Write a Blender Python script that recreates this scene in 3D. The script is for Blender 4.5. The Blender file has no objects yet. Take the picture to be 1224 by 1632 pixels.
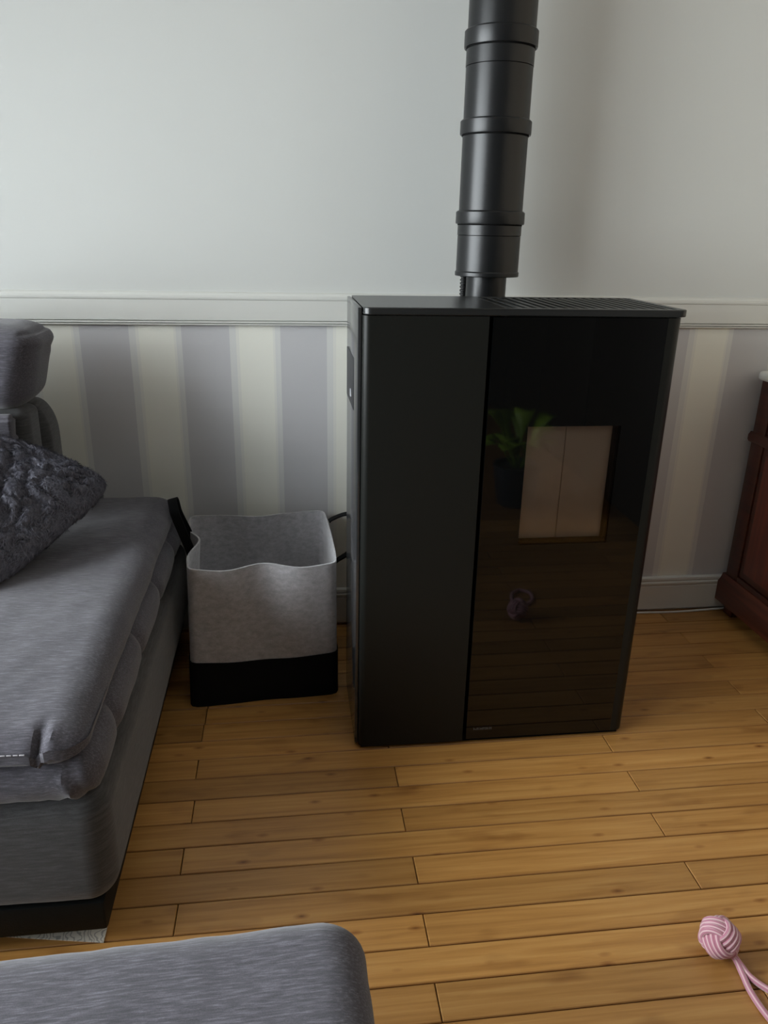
import bpy, bmesh, math, random
from mathutils import Vector, Matrix, noise
random.seed(7)
scene = bpy.context.scene
COL = scene.collection

# ------------------------------------------------------------------ camera
cam_data = bpy.data.cameras.new('camera')
cam = bpy.data.objects.new('camera', cam_data)
COL.objects.link(cam)
CAM_LOC = Vector((-0.137, -2.0928, 1.1364))
YAW, PITCH, ROLL = -0.13, 0.3523, 0.0212
F = Vector((-math.sin(YAW) * math.cos(PITCH), math.cos(YAW) * math.cos(PITCH), -math.sin(PITCH)))
R0 = Vector((math.cos(YAW), math.sin(YAW), 0))
U0 = R0.cross(F)
RV = math.cos(ROLL) * R0 + math.sin(ROLL) * U0
UV = -math.sin(ROLL) * R0 + math.cos(ROLL) * U0
m = Matrix((RV, UV, -F)).transposed().to_4x4()
m.translation = CAM_LOC
cam.matrix_world = m
cam_data.sensor_fit = 'AUTO'
cam_data.sensor_width = 36.0
cam_data.lens = 1221.77 * 36.0 / 1632.0
cam_data.clip_start = 0.02
scene.camera = cam

# ------------------------------------------------------------------ light
world = bpy.data.worlds.new('overcast_sky')
scene.world = world
world.use_nodes = True
wn = world.node_tree.nodes
bg = wn['Background']
bg.inputs['Color'].default_value = (0.92, 0.965, 1.0, 1)
bg.inputs['Strength'].default_value = 5.0
WIN_X = -1.9
WY0, WY1, WZ0, WZ1 = -3.2, -0.25, 0.50, 1.95          # the window opening in the left wall
pl = bpy.data.lights.new('window_daylight', 'AREA')
pl.shape = 'RECTANGLE'
pl.size = WZ1 - WZ0
pl.size_y = WY1 - WY0
pl.cycles.is_portal = True
plo = bpy.data.objects.new('window_daylight', pl)
COL.objects.link(plo)
plo.location = (WIN_X - 0.02, (WY0 + WY1) / 2, (WZ0 + WZ1) / 2)
plo.rotation_euler = (0, -math.pi / 2, 0)
scene.view_settings.view_transform = 'Standard'
scene.view_settings.look = 'None'
scene.view_settings.gamma = 1.0
scene.view_settings.use_curve_mapping = False
scene.view_settings.exposure = 1.75
try:
    scene.cycles.max_bounces = 10
    scene.cycles.diffuse_bounces = 6
    scene.cycles.transparent_max_bounces = 12
except Exception:
    pass

# ------------------------------------------------------------------ materials
def srgb(r, g, b):
    def c(v):
        v /= 255.0
        return v / 12.92 if v <= 0.04045 else ((v + 0.055) / 1.055) ** 2.4
    return (c(r), c(g), c(b), 1.0)

def new_mat(name):
    mt = bpy.data.materials.new(name)
    mt.use_nodes = True
    nt = mt.node_tree
    return mt, nt, nt.nodes, nt.links, nt.nodes['Principled BSDF']

def plain(name, col, rough=0.5, metal=0.0, spec=0.5, bump=0.0, bscale=300.0, coat=0.0):
    mt, nt, N, L, P = new_mat(name)
    P.inputs['Base Color'].default_value = col
    P.inputs['Roughness'].default_value = rough
    P.inputs['Metallic'].default_value = metal
    P.inputs['Specular IOR Level'].default_value = spec
    P.inputs['Coat Weight'].default_value = coat
    if bump > 0:
        tc = N.new('ShaderNodeTexCoord')
        nz = N.new('ShaderNodeTexNoise')
        nz.inputs['Scale'].default_value = bscale
        L.new(tc.outputs['Object'], nz.inputs['Vector'])
        bp = N.new('ShaderNodeBump')
        bp.inputs['Strength'].default_value = bump
        bp.inputs['Distance'].default_value = 0.002
        L.new(nz.outputs['Fac'], bp.inputs['Height'])
        L.new(bp.outputs['Normal'], P.inputs['Normal'])
    return mt

def ramp(N, stops, interp='LINEAR'):
    r = N.new('ShaderNodeValToRGB')
    r.color_ramp.interpolation = interp
    el = r.color_ramp.elements
    while len(el) > 1:
        el.remove(el[-1])
    el[0].position, el[0].color = stops[0]
    for p, c in stops[1:]:
        e = el.new(p)
        e.color = c
    return r

def mapping(N, L, src, scale):
    mp = N.new('ShaderNodeMapping')
    mp.inputs['Scale'].default_value = scale
    L.new(src, mp.inputs['Vector'])
    return mp.outputs['Vector']

def melange(name, dark, mid, light, stretch, rough=0.9, bump=0.25, sheen=0.25):
    """woven fabric: slubby streaks along x plus a fine weave"""
    mt, nt, N, L, P = new_mat(name)
    tc = N.new('ShaderNodeTexCoord')
    n1 = N.new('ShaderNodeTexNoise')
    n1.inputs['Scale'].default_value = 1.0
    n1.inputs['Detail'].default_value = 4.0
    n1.inputs['Roughness'].default_value = 0.65
    L.new(mapping(N, L, tc.outputs['Object'], stretch), n1.inputs['Vector'])
    rp = ramp(N, [(0.30, dark), (0.50, mid), (0.74, light)])
    L.new(n1.outputs['Fac'], rp.inputs['Fac'])
    n2 = N.new('ShaderNodeTexNoise')
    n2.inputs['Scale'].default_value = 900.0
    n2.inputs['Detail'].default_value = 1.0
    L.new(tc.outputs['Object'], n2.inputs['Vector'])
    mx = N.new('ShaderNodeMixRGB')
    mx.blend_type = 'OVERLAY'
    mx.inputs['Fac'].default_value = 0.35
    L.new(rp.outputs['Color'], mx.inputs['Color1'])
    L.new(n2.outputs['Fac'], mx.inputs['Color2'])
    L.new(mx.outputs['Color'], P.inputs['Base Color'])
    P.inputs['Roughness'].default_value = rough
    P.inputs['Specular IOR Level'].default_value = 0.2
    P.inputs['Sheen Weight'].default_value = sheen
    P.inputs['Sheen Roughness'].default_value = 0.5
    bp = N.new('ShaderNodeBump')
    bp.inputs['Strength'].default_value = bump
    bp.inputs['Distance'].default_value = 0.002
    L.new(n1.outputs['Fac'], bp.inputs['Height'])
    L.new(bp.outputs['Normal'], P.inputs['Normal'])
    return mt

M = {}
M['fabric'] = melange('grey_melange_fabric', srgb(64, 63, 68), srgb(78, 76, 83), srgb(110, 108, 118), (40, 420, 420))
M['fabric_deep'] = melange('grey_side_fabric', srgb(56, 56, 57), srgb(67, 67, 68), srgb(84, 84, 86), (30, 30, 260), bump=0.15)
M['felt'] = melange('light_grey_felt', srgb(162, 161, 164), srgb(178, 177, 180), srgb(196, 195, 199), (60, 60, 95), bump=0.2, sheen=0.4)
M['black_felt'] = plain('black_felt', srgb(21, 21, 22), 0.95, spec=0.15, bump=0.3, bscale=500)
M['plinth'] = plain('black_leatherette', srgb(17, 20, 20), 0.6, spec=0.2, bump=0.15)
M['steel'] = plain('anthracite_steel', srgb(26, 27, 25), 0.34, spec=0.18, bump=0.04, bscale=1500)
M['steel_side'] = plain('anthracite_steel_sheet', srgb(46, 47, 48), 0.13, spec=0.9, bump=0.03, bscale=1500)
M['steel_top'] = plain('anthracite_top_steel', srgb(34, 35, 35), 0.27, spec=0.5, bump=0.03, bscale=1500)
M['flue'] = plain('matt_black_flue_enamel', srgb(20, 21, 22), 0.33, spec=0.4)
M['gap'] = plain('black_gap', srgb(10, 10, 10), 0.8, spec=0.1)
M['glass_print'] = plain('black_printed_glass', srgb(9, 10, 10), 0.035, spec=0.42)
M['rubber'] = plain('black_rubber', srgb(20, 20, 20), 0.6)
M['iron'] = plain('dark_cast_iron', srgb(27, 26, 25), 0.6, spec=0.2)
M['badge'] = plain('grey_badge_print', srgb(92, 92, 92), 0.5)
M['stitch'] = plain('pale_thread', srgb(172, 170, 176), 0.8)
M['white_plastic'] = plain('white_cable_plastic', srgb(222, 220, 214), 0.4)
M['paint_white'] = plain('white_satin_paint', srgb(211, 212, 207), 0.45, bump=0.03, bscale=60)
M['ceiling'] = plain('matt_white_ceiling', srgb(196, 194, 190), 0.9)
M['taupe'] = plain('dim_taupe_wall', srgb(62, 55, 49), 0.9)
M['warm_wall'] = plain('warm_pale_wall', srgb(200, 186, 168), 0.9)
M['leaf'] = plain('green_leaf', srgb(128, 158, 40), 0.45)
M['pot'] = plain('dark_glazed_pot', srgb(44, 48, 58), 0.3)
M['soil'] = plain('dark_soil', srgb(45, 34, 26), 0.95)

def thin_glass(name, tint, ior=1.45):
    mt, nt, N, L, P = new_mat(name)
    N.remove(P)
    out = [n for n in N if n.type == 'OUTPUT_MATERIAL'][0]
    tr = N.new('ShaderNodeBsdfTransparent')
    tr.inputs['Color'].default_value = tint
    gl = N.new('ShaderNodeBsdfGlossy')
    gl.inputs['Roughness'].default_value = 0.01
    fr = N.new('ShaderNodeFresnel')
    fr.inputs['IOR'].default_value = ior
    mx = N.new('ShaderNodeMixShader')
    L.new(fr.outputs['Fac'], mx.inputs['Fac'])
    L.new(tr.outputs['BSDF'], mx.inputs[1])
    L.new(gl.outputs['BSDF'], mx.inputs[2])
    L.new(mx.outputs['Shader'], out.inputs['Surface'])
    return mt
M['stove_glass'] = thin_glass('clear_stove_glass', (0.95, 0.94, 0.93, 1))
M['window_glass'] = thin_glass('clear_window_glass', (0.97, 0.98, 0.98, 1))

def mottled(name, c1, c2, scale, rough=0.8, bump=0.0):
    mt, nt, N, L, P = new_mat(name)
    tc = N.new('ShaderNodeTexCoord')
    nz = N.new('ShaderNodeTexNoise')
    nz.inputs['Scale'].default_value = scale
    nz.inputs['Detail'].default_value = 5
    L.new(tc.outputs['Object'], nz.inputs['Vector'])
    rp = ramp(N, [(0.3, c1), (0.7, c2)])
    L.new(nz.outputs['Fac'], rp.inputs['Fac'])
    L.new(rp.outputs['Color'], P.inputs['Base Color'])
    P.inputs['Roughness'].default_value = rough
    if bump:
        bp = N.new('ShaderNodeBump')
        bp.inputs['Strength'].default_value = bump
        bp.inputs['Distance'].default_value = 0.003
        L.new(nz.outputs['Fac'], bp.inputs['Height'])
        L.new(bp.outputs['Normal'], P.inputs['Normal'])
    return mt
M['liner'] = mottled('beige_firebox_liner', srgb(226, 216, 208), srgb(240, 232, 225), 9, 0.9)
M['marble'] = mottled('white_veined_marble', srgb(196, 196, 190), srgb(226, 226, 220), 9, 0.3)
M['fur'] = mottled('charcoal_faux_fur', srgb(70, 70, 78), srgb(104, 104, 115), 55, 0.85, 0.5)

M['fibre'] = plain('charcoal_fibre', srgb(104, 104, 116), 0.6, spec=0.4)

def upper_wall():
    """upper wall: pale cool paint; below the dado moulding: printed vertical stripes"""
    mt, nt, N, L, P = new_mat('striped_wallpaper_and_paint')
    geo = N.new('ShaderNodeNewGeometry')
    sep = N.new('ShaderNodeSeparateXYZ')
    L.new(geo.outputs['Position'], sep.inputs['Vector'])
    a = N.new('ShaderNodeMath'); a.operation = 'ADD'; a.inputs[1].default_value = 0.665 + 0.2568 * 20
    L.new(sep.outputs['X'], a.inputs[0])
    d = N.new('ShaderNodeMath'); d.operation = 'DIVIDE'; d.inputs[1].default_value = 0.2568
    L.new(a.outputs[0], d.inputs[0])
    fr = N.new('ShaderNodeMath'); fr.operation = 'FRACT'
    L.new(d.outputs[0], fr.inputs[0])
    grey, cream, edge = srgb(199, 199, 201), srgb(235, 235, 225), srgb(218, 219, 216)
    edge2 = srgb(228, 228, 221)
    rp = ramp(N, [(0.0, grey), (0.480, edge), (0.545, edge2), (0.575, cream), (0.920, edge2), (0.945, edge)], 'CONSTANT')
    L.new(fr.outputs[0], rp.inputs['Fac'])
    gt = N.new('ShaderNodeMath'); gt.operation = 'GREATER_THAN'; gt.inputs[1].default_value = 0.94
    L.new(sep.outputs['Z'], gt.inputs[0])
    mx = N.new('ShaderNodeMixRGB')
    L.new(gt.outputs[0], mx.inputs['Fac'])
    L.new(rp.outputs['Color'], mx.inputs['Color1'])
    mx.inputs['Color2'].default_value = srgb(203, 205, 202)
    L.new(mx.outputs['Color'], P.inputs['Base Color'])
    P.inputs['Roughness'].default_value = 0.85
    P.inputs['Specular IOR Level'].default_value = 0.25
    nz = N.new('ShaderNodeTexNoise'); nz.inputs['Scale'].default_value = 180
    L.new(geo.outputs['Position'], nz.inputs['Vector'])
    bp = N.new('ShaderNodeBump'); bp.inputs['Strength'].default_value = 0.05; bp.inputs['Distance'].default_value = 0.001
    L.new(nz.outputs['Fac'], bp.inputs['Height'])
    L.new(bp.outputs['Normal'], P.inputs['Normal'])
    return mt
M['wall'] = upper_wall()

def wood(name, dark, mid, light, rough, knots=True, grain=(3.0, 80, 80), coat=0.2):
    mt, nt, N, L, P = new_mat(name)
    tc = N.new('ShaderNodeTexCoord')
    oi = N.new('ShaderNodeObjectInfo')
    ml = N.new('ShaderNodeMath'); ml.operation = 'MULTIPLY'; ml.inputs[1].default_value = 60.0
    L.new(oi.outputs['Random'], ml.inputs[0])
    cb = N.new('ShaderNodeCombineXYZ')
    for k in range(3):
        L.new(ml.outputs[0], cb.inputs[k])
    ad = N.new('ShaderNodeVectorMath'); ad.operation = 'ADD'
    L.new(tc.outputs['Object'], ad.inputs[0]); L.new(cb.outputs[0], ad.inputs[1])
    n1 = N.new('ShaderNodeTexNoise')
    n1.inputs['Scale'].default_value = 1.0; n1.inputs['Detail'].default_value = 6
    n1.inputs['Roughness'].default_value = 0.6; n1.inputs['Distortion'].default_value = 0.5
    L.new(mapping(N, L, ad.outputs[0], grain), n1.inputs['Vector'])
    rp = ramp(N, [(0.28, dark), (0.5, mid), (0.75, light)])
    L.new(n1.outputs['Fac'], rp.inputs['Fac'])
    hs = N.new('ShaderNodeHueSaturation')
    mr = N.new('ShaderNodeMapRange')
    mr.inputs['To Min'].default_value = 0.80; mr.inputs['To Max'].default_value = 1.14
    L.new(oi.outputs['Random'], mr.inputs['Value'])
    L.new(mr.outputs[0], hs.inputs['Value'])
    L.new(rp.outputs['Color'], hs.inputs['Color'])
    col = hs.outputs['Color']
    if knots:
        # broad darker figure and small knots
        n2 = N.new('ShaderNodeTexNoise'); n2.inputs['Scale'].default_value = 1.0; n2.inputs['Detail'].default_value = 2
        L.new(mapping(N, L, ad.outputs[0], (7, 22, 22)), n2.inputs['Vector'])
        r2 = ramp(N, [(0.58, (1, 1, 1, 1)), (0.78, (0.55, 0.45, 0.36, 1))])
        L.new(n2.outputs['Fac'], r2.inputs['Fac'])
        m1 = N.new('ShaderNodeMixRGB'); m1.blend_type = 'MULTIPLY'; m1.inputs['Fac'].default_value = 0.8
        L.new(col, m1.inputs['Color1']); L.new(r2.outputs['Color'], m1.inputs['Color2'])
        vo = N.new('ShaderNodeTexVoronoi'); vo.inputs['Scale'].default_value = 1.0
        L.new(mapping(N, L, ad.outputs[0], (11, 27, 27)), vo.inputs['Vector'])
        r3 = ramp(N, [(0.02, (0.26, 0.17, 0.11, 1)), (0.08, (0.62, 0.50, 0.40, 1)), (0.19, (1, 1, 1, 1))])
        L.new(vo.outputs['Distance'], r3.inputs['Fac'])
        m2 = N.new('ShaderNodeMixRGB'); m2.blend_type = 'MULTIPLY'; m2.inputs['Fac'].default_value = 0.9
        L.new(m1.outputs['Color'], m2.inputs['Color1']); L.new(r3.outputs['Color'], m2.inputs['Color2'])
        col = m2.outputs['Color']
        sv = N.new('ShaderNodeSeparateXYZ')
        L.new(vo.outputs['Color'], sv.inputs[0])
        gk = N.new('ShaderNodeMath'); gk.operation = 'GREATER_THAN'; gk.inputs[1].default_value = 0.30
        L.new(sv.outputs['X'], gk.inputs[0])
        gm = N.new('ShaderNodeMath'); gm.operation = 'MULTIPLY'; gm.inputs[1].default_value = 0.9
        L.new(gk.outputs[0], gm.inputs[0])
        L.new(gm.outputs[0], m2.inputs['Fac'])
        # old dirt worked into the long joints
        so = N.new('ShaderNodeSeparateXYZ')
        L.new(tc.outputs['Object'], so.inputs[0])
        ab = N.new('ShaderNodeMath'); ab.operation = 'ABSOLUTE'
        L.new(so.outputs['Y'], ab.inputs[0])
        re = ramp(N, [(0.0, (1, 1, 1, 1)), (1.0, (0.50, 0.40, 0.32, 1))])
        me_ = N.new('ShaderNodeMapRange')
        me_.inputs['From Min'].default_value = 0.0300; me_.inputs['From Max'].default_value = 0.0325
        L.new(ab.outputs[0], me_.inputs['Value'])
        L.new(me_.outputs[0], re.inputs['Fac'])
        m3 = N.new('ShaderNodeMixRGB'); m3.blend_type = 'MULTIPLY'; m3.inputs['Fac'].default_value = 0.8
        L.new(col, m3.inputs['Color1']); L.new(re.outputs['Color'], m3.inputs['Color2'])
        col = m3.outputs['Color']
    L.new(col, P.inputs['Base Color'])
    P.inputs['Roughness'].default_value = rough
    P.inputs['Coat Weight'].default_value = coat
    P.inputs['Coat Roughness'].default_value = 0.3
    bp = N.new('ShaderNodeBump'); bp.inputs['Strength'].default_value = 0.08; bp.inputs['Distance'].default_value = 0.002
    L.new(n1.outputs['Fac'], bp.inputs['Height'])
    L.new(bp.outputs['Normal'], P.inputs['Normal'])
    return mt
M['plank'] = wood('honey_pine_plank', srgb(158, 110, 54), srgb(182, 132, 70), srgb(198, 152, 88), 0.42)
M['subfloor'] = plain('dark_joint', srgb(32, 20, 12), 0.9)
M['mahogany'] = wood('red_mahogany', srgb(66, 24, 14), srgb(98, 40, 24), srgb(120, 54, 32), 0.35, knots=False, grain=(55, 55, 3.0))
M['mahogany_dark'] = wood('dark_mahogany', srgb(48, 22, 15), srgb(70, 32, 21), srgb(90, 42, 27), 0.35, knots=False, grain=(55, 3.0, 55))

def rope_mat():
    mt, nt, N, L, P = new_mat('pink_striped_cotton_rope')
    uv = N.new('ShaderNodeTexCoord')
    sp = N.new('ShaderNodeSeparateXYZ')
    L.new(uv.outputs['UV'], sp.inputs['Vector'])
    # u runs along the strand, v around it: thin pale yarns alternate with pink ones
    a = N.new('ShaderNodeMath'); a.operation = 'MULTIPLY'; a.inputs[1].default_value = 5.0
    L.new(sp.outputs['Y'], a.inputs[0])
    fr = N.new('ShaderNodeMath'); fr.operation = 'FRACT'
    L.new(a.outputs[0], fr.inputs[0])
    rp = ramp(N, [(0.0, srgb(196, 140, 156)), (0.5, srgb(184, 118, 140)), (0.66, srgb(222, 192, 194)), (0.84, srgb(218, 186, 190)), (1.0, srgb(196, 140, 156))])
    L.new(fr.outputs[0], rp.inputs['Fac'])
    L.new(rp.outputs['Color'], P.inputs['Base Color'])
    P.inputs['Roughness'].default_value = 0.9
    P.inputs['Sheen Weight'].default_value = 0.3
    bp = N.new('ShaderNodeBump'); bp.inputs['Strength'].default_value = 0.4; bp.inputs['Distance'].default_value = 0.001
    L.new(fr.outputs[0], bp.inputs['Height'])
    L.new(bp.outputs['Normal'], P.inputs['Normal'])
    return mt
M['rope'] = rope_mat()

def paper_mat():
    mt, nt, N, L, P = new_mat('printed_paper')
    tc = N.new('ShaderNodeTexCoord')
    wv = N.new('ShaderNodeTexWave'); wv.inputs['Scale'].default_value = 34; wv.inputs['Distortion'].default_value = 22
    wv.inputs['Detail'].default_value = 2
    L.new(tc.outputs['Object'], wv.inputs['Vector'])
    rp = ramp(N, [(0.55, srgb(216, 210, 198)), (0.95, srgb(158, 154, 146))])
    L.new(wv.outputs['Fac'], rp.inputs['Fac'])
    L.new(rp.outputs['Color'], P.inputs['Base Color'])
    P.inputs['Roughness'].default_value = 0.6
    return mt
M['paper'] = paper_mat()

# ------------------------------------------------------------------ helpers
def link(name, bm, mat, parent=None, smooth=True, angle=35):
    me = bpy.data.meshes.new(name)
    bmesh.ops.recalc_face_normals(bm, faces=bm.faces[:])
    bm.to_mesh(me)
    bm.free()
    me.materials.append(mat)
    if smooth:
        for p in me.polygons:
            p.use_smooth = True
        try:
            me.set_sharp_from_angle(angle=math.radians(angle))
        except Exception:
            pass
    o = bpy.data.objects.new(name, me)
    COL.objects.link(o)
    if parent is not None:
        o.parent = parent
        o.matrix_parent_inverse = Matrix.Translation(-parent.location)
    return o

def thing(name, label, cat, loc=(0, 0, 0), group=None):
    o = bpy.data.objects.new(name, None)
    COL.objects.link(o)
    o.location = loc
    o.empty_display_size = 0.05
    o['label'] = label
    o['category'] = cat
    if group:
        o['group'] = group
    return o

def tag(o, label, cat):
    o['label'] = label
    o['category'] = cat
    return o

def box(bm, x0, x1, y0, y1, z0, z1, bev=0.0, seg=2):
    vs = [bm.verts.new((x, y, z)) for x in (x0, x1) for y in (y0, y1) for z in (z0, z1)]
    fs = [(0, 1, 3, 2), (4, 6, 7, 5), (0, 4, 5, 1), (2, 3, 7, 6), (0, 2, 6, 4), (1, 5, 7, 3)]
    faces = [bm.faces.new([vs[i] for i in f]) for f in fs]
    bmesh.ops.recalc_face_normals(bm, faces=faces)
    if bev > 0:
        ed = list({e for f in faces for e in f.edges})
        bmesh.ops.bevel(bm, geom=ed, offset=bev, segments=seg, profile=0.5, affect='EDGES')
    return bm

def rbox(*a, **k):
    return box(bmesh.new(), *a, **k)

def prism(bm, poly, axis, a0, a1):
    """extrude a closed polygon along one axis; poly gives the two other coordinates in x,y,z order"""
    def P(p, a):
        if axis == 'x': return (a, p[0], p[1])
        if axis == 'y': return (p[0], a, p[1])
        return (p[0], p[1], a)
    v0 = [bm.verts.new(P(p, a0)) for p in poly]
    v1 = [bm.verts.new(P(p, a1)) for p in poly]
    n = len(poly)
    bm.faces.new(v0[::-1]); bm.faces.new(v1)
    for i in range(n):
        bm.faces.new((v0[i], v0[(i + 1) % n], v1[(i + 1) % n], v1[i]))
    return bm

def arc(cx, cy, r, a0, a1, n):
    return [(cx + r * math.cos(math.radians(a0 + (a1 - a0) * i / n)), cy + r * math.sin(math.radians(a0 + (a1 - a0) * i / n))) for i in range(n + 1)]

def lathe(bm, prof, cx, cy, n=64, cap=True):
    rings = []
    for r, z in prof:
        rings.append([bm.verts.new((cx + r * math.cos(2 * math.pi * i / n), cy + r * math.sin(2 * math.pi * i / n), z)) for i in range(n)])
    for a, b in zip(rings, rings[1:]):
        for i in range(n):
            bm.faces.new((a[i], a[(i + 1) % n], b[(i + 1) % n], b[i]))
    if cap:
        bm.faces.new(rings[0][::-1]); bm.faces.new(rings[-1])
    return bm

def smooth_path(pts, n=8, closed=False):
    P = [Vector(p) for p in pts]
    out = []
    m_ = len(P)
    rng = m_ if closed else m_ - 1
    for i in range(rng):
        p0 = P[(i - 1) % m_] if (closed or i > 0) else P[0]
        p1, p2 = P[i], P[(i + 1) % m_]
        p3 = P[(i + 2) % m_] if (closed or i + 2 < m_) else P[-1]
        for k in range(n):
            t = k / n
            out.append(0.5 * ((2 * p1) + (-p0 + p2) * t + (2 * p0 - 5 * p1 + 4 * p2 - p3) * t * t + (-p0 + 3 * p1 - 3 * p2 + p3) * t ** 3))
    if not closed:
        out.append(P[-1])
    return out

def tube(bm, path, r, seg=10, closed=False, twist=0.0):
    uvl = bm.loops.layers.uv.verify()
    P = [Vector(p) for p in path]
    n = len(P)
    T = []
    for i in range(n):
        a = P[(i - 1) % n] if (closed or i > 0) else P[i]
        b = P[(i + 1) % n] if (closed or i < n - 1) else P[i]
        T.append((b - a).normalized())
    ref = Vector((0, 0, 1)) if abs(T[0].z) < 0.9 else Vector((1, 0, 0))
    u = (ref - T[0] * ref.dot(T[0])).normalized()
    rings, s = [], 0.0
    L_ = [0.0]
    for i in range(n):
        if i:
            u = (u - T[i] * u.dot(T[i])).normalized()
            s += (P[i] - P[i - 1]).length
            L_.append(s)
        w = T[i].cross(u)
        rr = r[i] if isinstance(r, (list, tuple)) else r
        ph = twist * s
        rings.append([bm.verts.new(P[i] + (u * math.cos(2 * math.pi * k / seg + ph) + w * math.sin(2 * math.pi * k / seg + ph)) * rr) for k in range(seg)])
    m_ = n if closed else n - 1
    for i in range(m_):
        a, b = rings[i], rings[(i + 1) % n]
        for k in range(seg):
            f = bm.faces.new((a[k], a[(k + 1) % seg], b[(k + 1) % seg], b[k]))
            ui, uj = L_[i] * 20, (L_[i + 1] if i + 1 < n else L_[i] + 0.003) * 20
            for lp, uvv in zip(f.loops, ((ui, k / seg), (ui, (k + 1) / seg), (uj, (k + 1) / seg), (uj, k / seg))):
                lp[uvl].uv = uvv
    if not closed:
        bm.faces.new(rings[0][::-1]); bm.faces.new(rings[-1])
    return bm

def ribbon(bm, path, wdir, width, thick):
    P = [Vector(p) for p in path]
    n = len(P)
    rows = []
    for i in range(n):
        t = (P[min(i + 1, n - 1)] - P[max(i - 1, 0)]).normalized()
        w = Vector(wdir(i / (n - 1))) if callable(wdir) else Vector(wdir)
        w = (w - t * w.dot(t)).normalized()
        q = t.cross(w)
        rows.append([bm.verts.new(P[i] + w * (a * width / 2) + q * (b * thick / 2)) for a, b in ((-1, -1), (1, -1), (1, 1), (-1, 1))])
    for a, b in zip(rows, rows[1:]):
        for k in range(4):
            bm.faces.new((a[k], a[(k + 1) % 4], b[(k + 1) % 4], b[k]))
    bm.faces.new(rows[0][::-1]); bm.faces.new(rows[-1])
    return bm

def cushion(x0, x1, y0, y1, z0, z1, r, step=0.02, crown=0.0, fn=None):
    """rounded, crowned, displaceable soft box; r may be (rx, ry, rz)"""
    bm = bmesh.new()
    c = Vector(((x0 + x1) / 2, (y0 + y1) / 2, (z0 + z1) / 2))
    h = Vector(((x1 - x0) / 2, (y1 - y0) / 2, (z1 - z0) / 2))
    rr = Vector(r) if isinstance(r, (tuple, list)) else Vector((r, r, r))
    rr = Vector([min(rr[k], h[k] * 0.999) for k in range(3)])
    def spaced(hh, rad):
        inner = hh - rad
        ni = max(2, int(2 * inner / step))
        nr = 6
        vals = [-hh + rad * i / nr for i in range(nr)]
        vals += [-inner + 2 * inner * i / ni for i in range(ni + 1)]
        vals += [inner + rad * (i + 1) / nr for i in range(nr)]
        return vals
    axes = [spaced(h[k], rr[k]) for k in range(3)]
    cache = {}
    def vert(p):
        key = (round(p[0], 5), round(p[1], 5), round(p[2], 5))
        if key in cache:
            return cache[key]
        q = Vector([max(-(h[k] - rr[k]), min(h[k] - rr[k], p[k])) for k in range(3)])
        d = Vector([(p[k] - q[k]) / rr[k] for k in range(3)])
        nrm = d.normalized() if d.length > 1e-9 else Vector((0, 0, 1))
        P = q + Vector([nrm[k] * rr[k] for k in range(3)])
        if crown:
            sx, sy = P[0] / h[0], P[1] / h[1]
            P.z += crown * (1 - sx ** 4) * (1 - sy ** 4) * (1 if P.z > 0 else 0) * min(1, abs(P.z) / h[2])
        P = P + c
        if fn:
            P = fn(P, nrm)
        cache[key] = bm.verts.new(P)
        return cache[key]
    for k in range(3):
        i, j = [(1, 2), (2, 0), (0, 1)][k]
        for s in (-1, 1):
            A, B = axes[i], axes[j]
            for a in range(len(A) - 1):
                for b in range(len(B) - 1):
                    qs = []
                    for (u, v) in ((A[a], B[b]), (A[a + 1], B[b]), (A[a + 1], B[b + 1]), (A[a], B[b + 1])):
                        p = [0, 0, 0]; p[k] = s * h[k]; p[i] = u; p[j] = v
                        qs.append(vert(p))
                    if len(set(qs)) == 4:
                        try:
                            bm.faces.new(qs if s > 0 else qs[::-1])
                        except ValueError:
                            pass
    return bm

def nz(p, s, seed=0.0):
    return noise.noise(Vector((p[0] * s + seed, p[1] * s + seed * 1.7, p[2] * s - seed)))

def g(d, w):
    return math.exp(-(d / w) ** 2)

# ================================================================== ROOM
XL, XR, YB, YF, ZC = -1.9, 1.70, 0.0, -5.6, 2.6
def struct(name, bm, mat, parent=None, smooth=False):
    o = link(name, bm, mat, parent, smooth)
    if parent is None:
        o['kind'] = 'structure'
    return o
struct('wall_back', rbox(XL - 0.1, XR + 0.1, 0.0, 0.1, -0.05, ZC), M['wall'])
struct('wall_right', rbox(XR, XR + 0.1, YF, -0.0005, -0.05, ZC), M['warm_wall'])
struct('wall_front', rbox(XL - 0.1, XR + 0.1, YF - 0.1, YF, -0.05, ZC), M['taupe'])
bm = bmesh.new()
box(bm, XL - 0.1, XL, YF, WY0, -0.05, ZC)
box(bm, XL - 0.1, XL, WY1, -0.0005, -0.05, ZC)
box(bm, XL - 0.1, XL, WY0, WY1, -0.05, WZ0)
box(bm, XL - 0.1, XL, WY0, WY1, WZ1, ZC)
struct('wall_left', bm, plain('pale_wall_paint', srgb(206, 206, 202), 0.9))
struct('ceiling', rbox(XL - 0.1, XR + 0.1, YF - 0.1, 0.1, ZC, ZC + 0.1), M['ceiling'])

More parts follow.
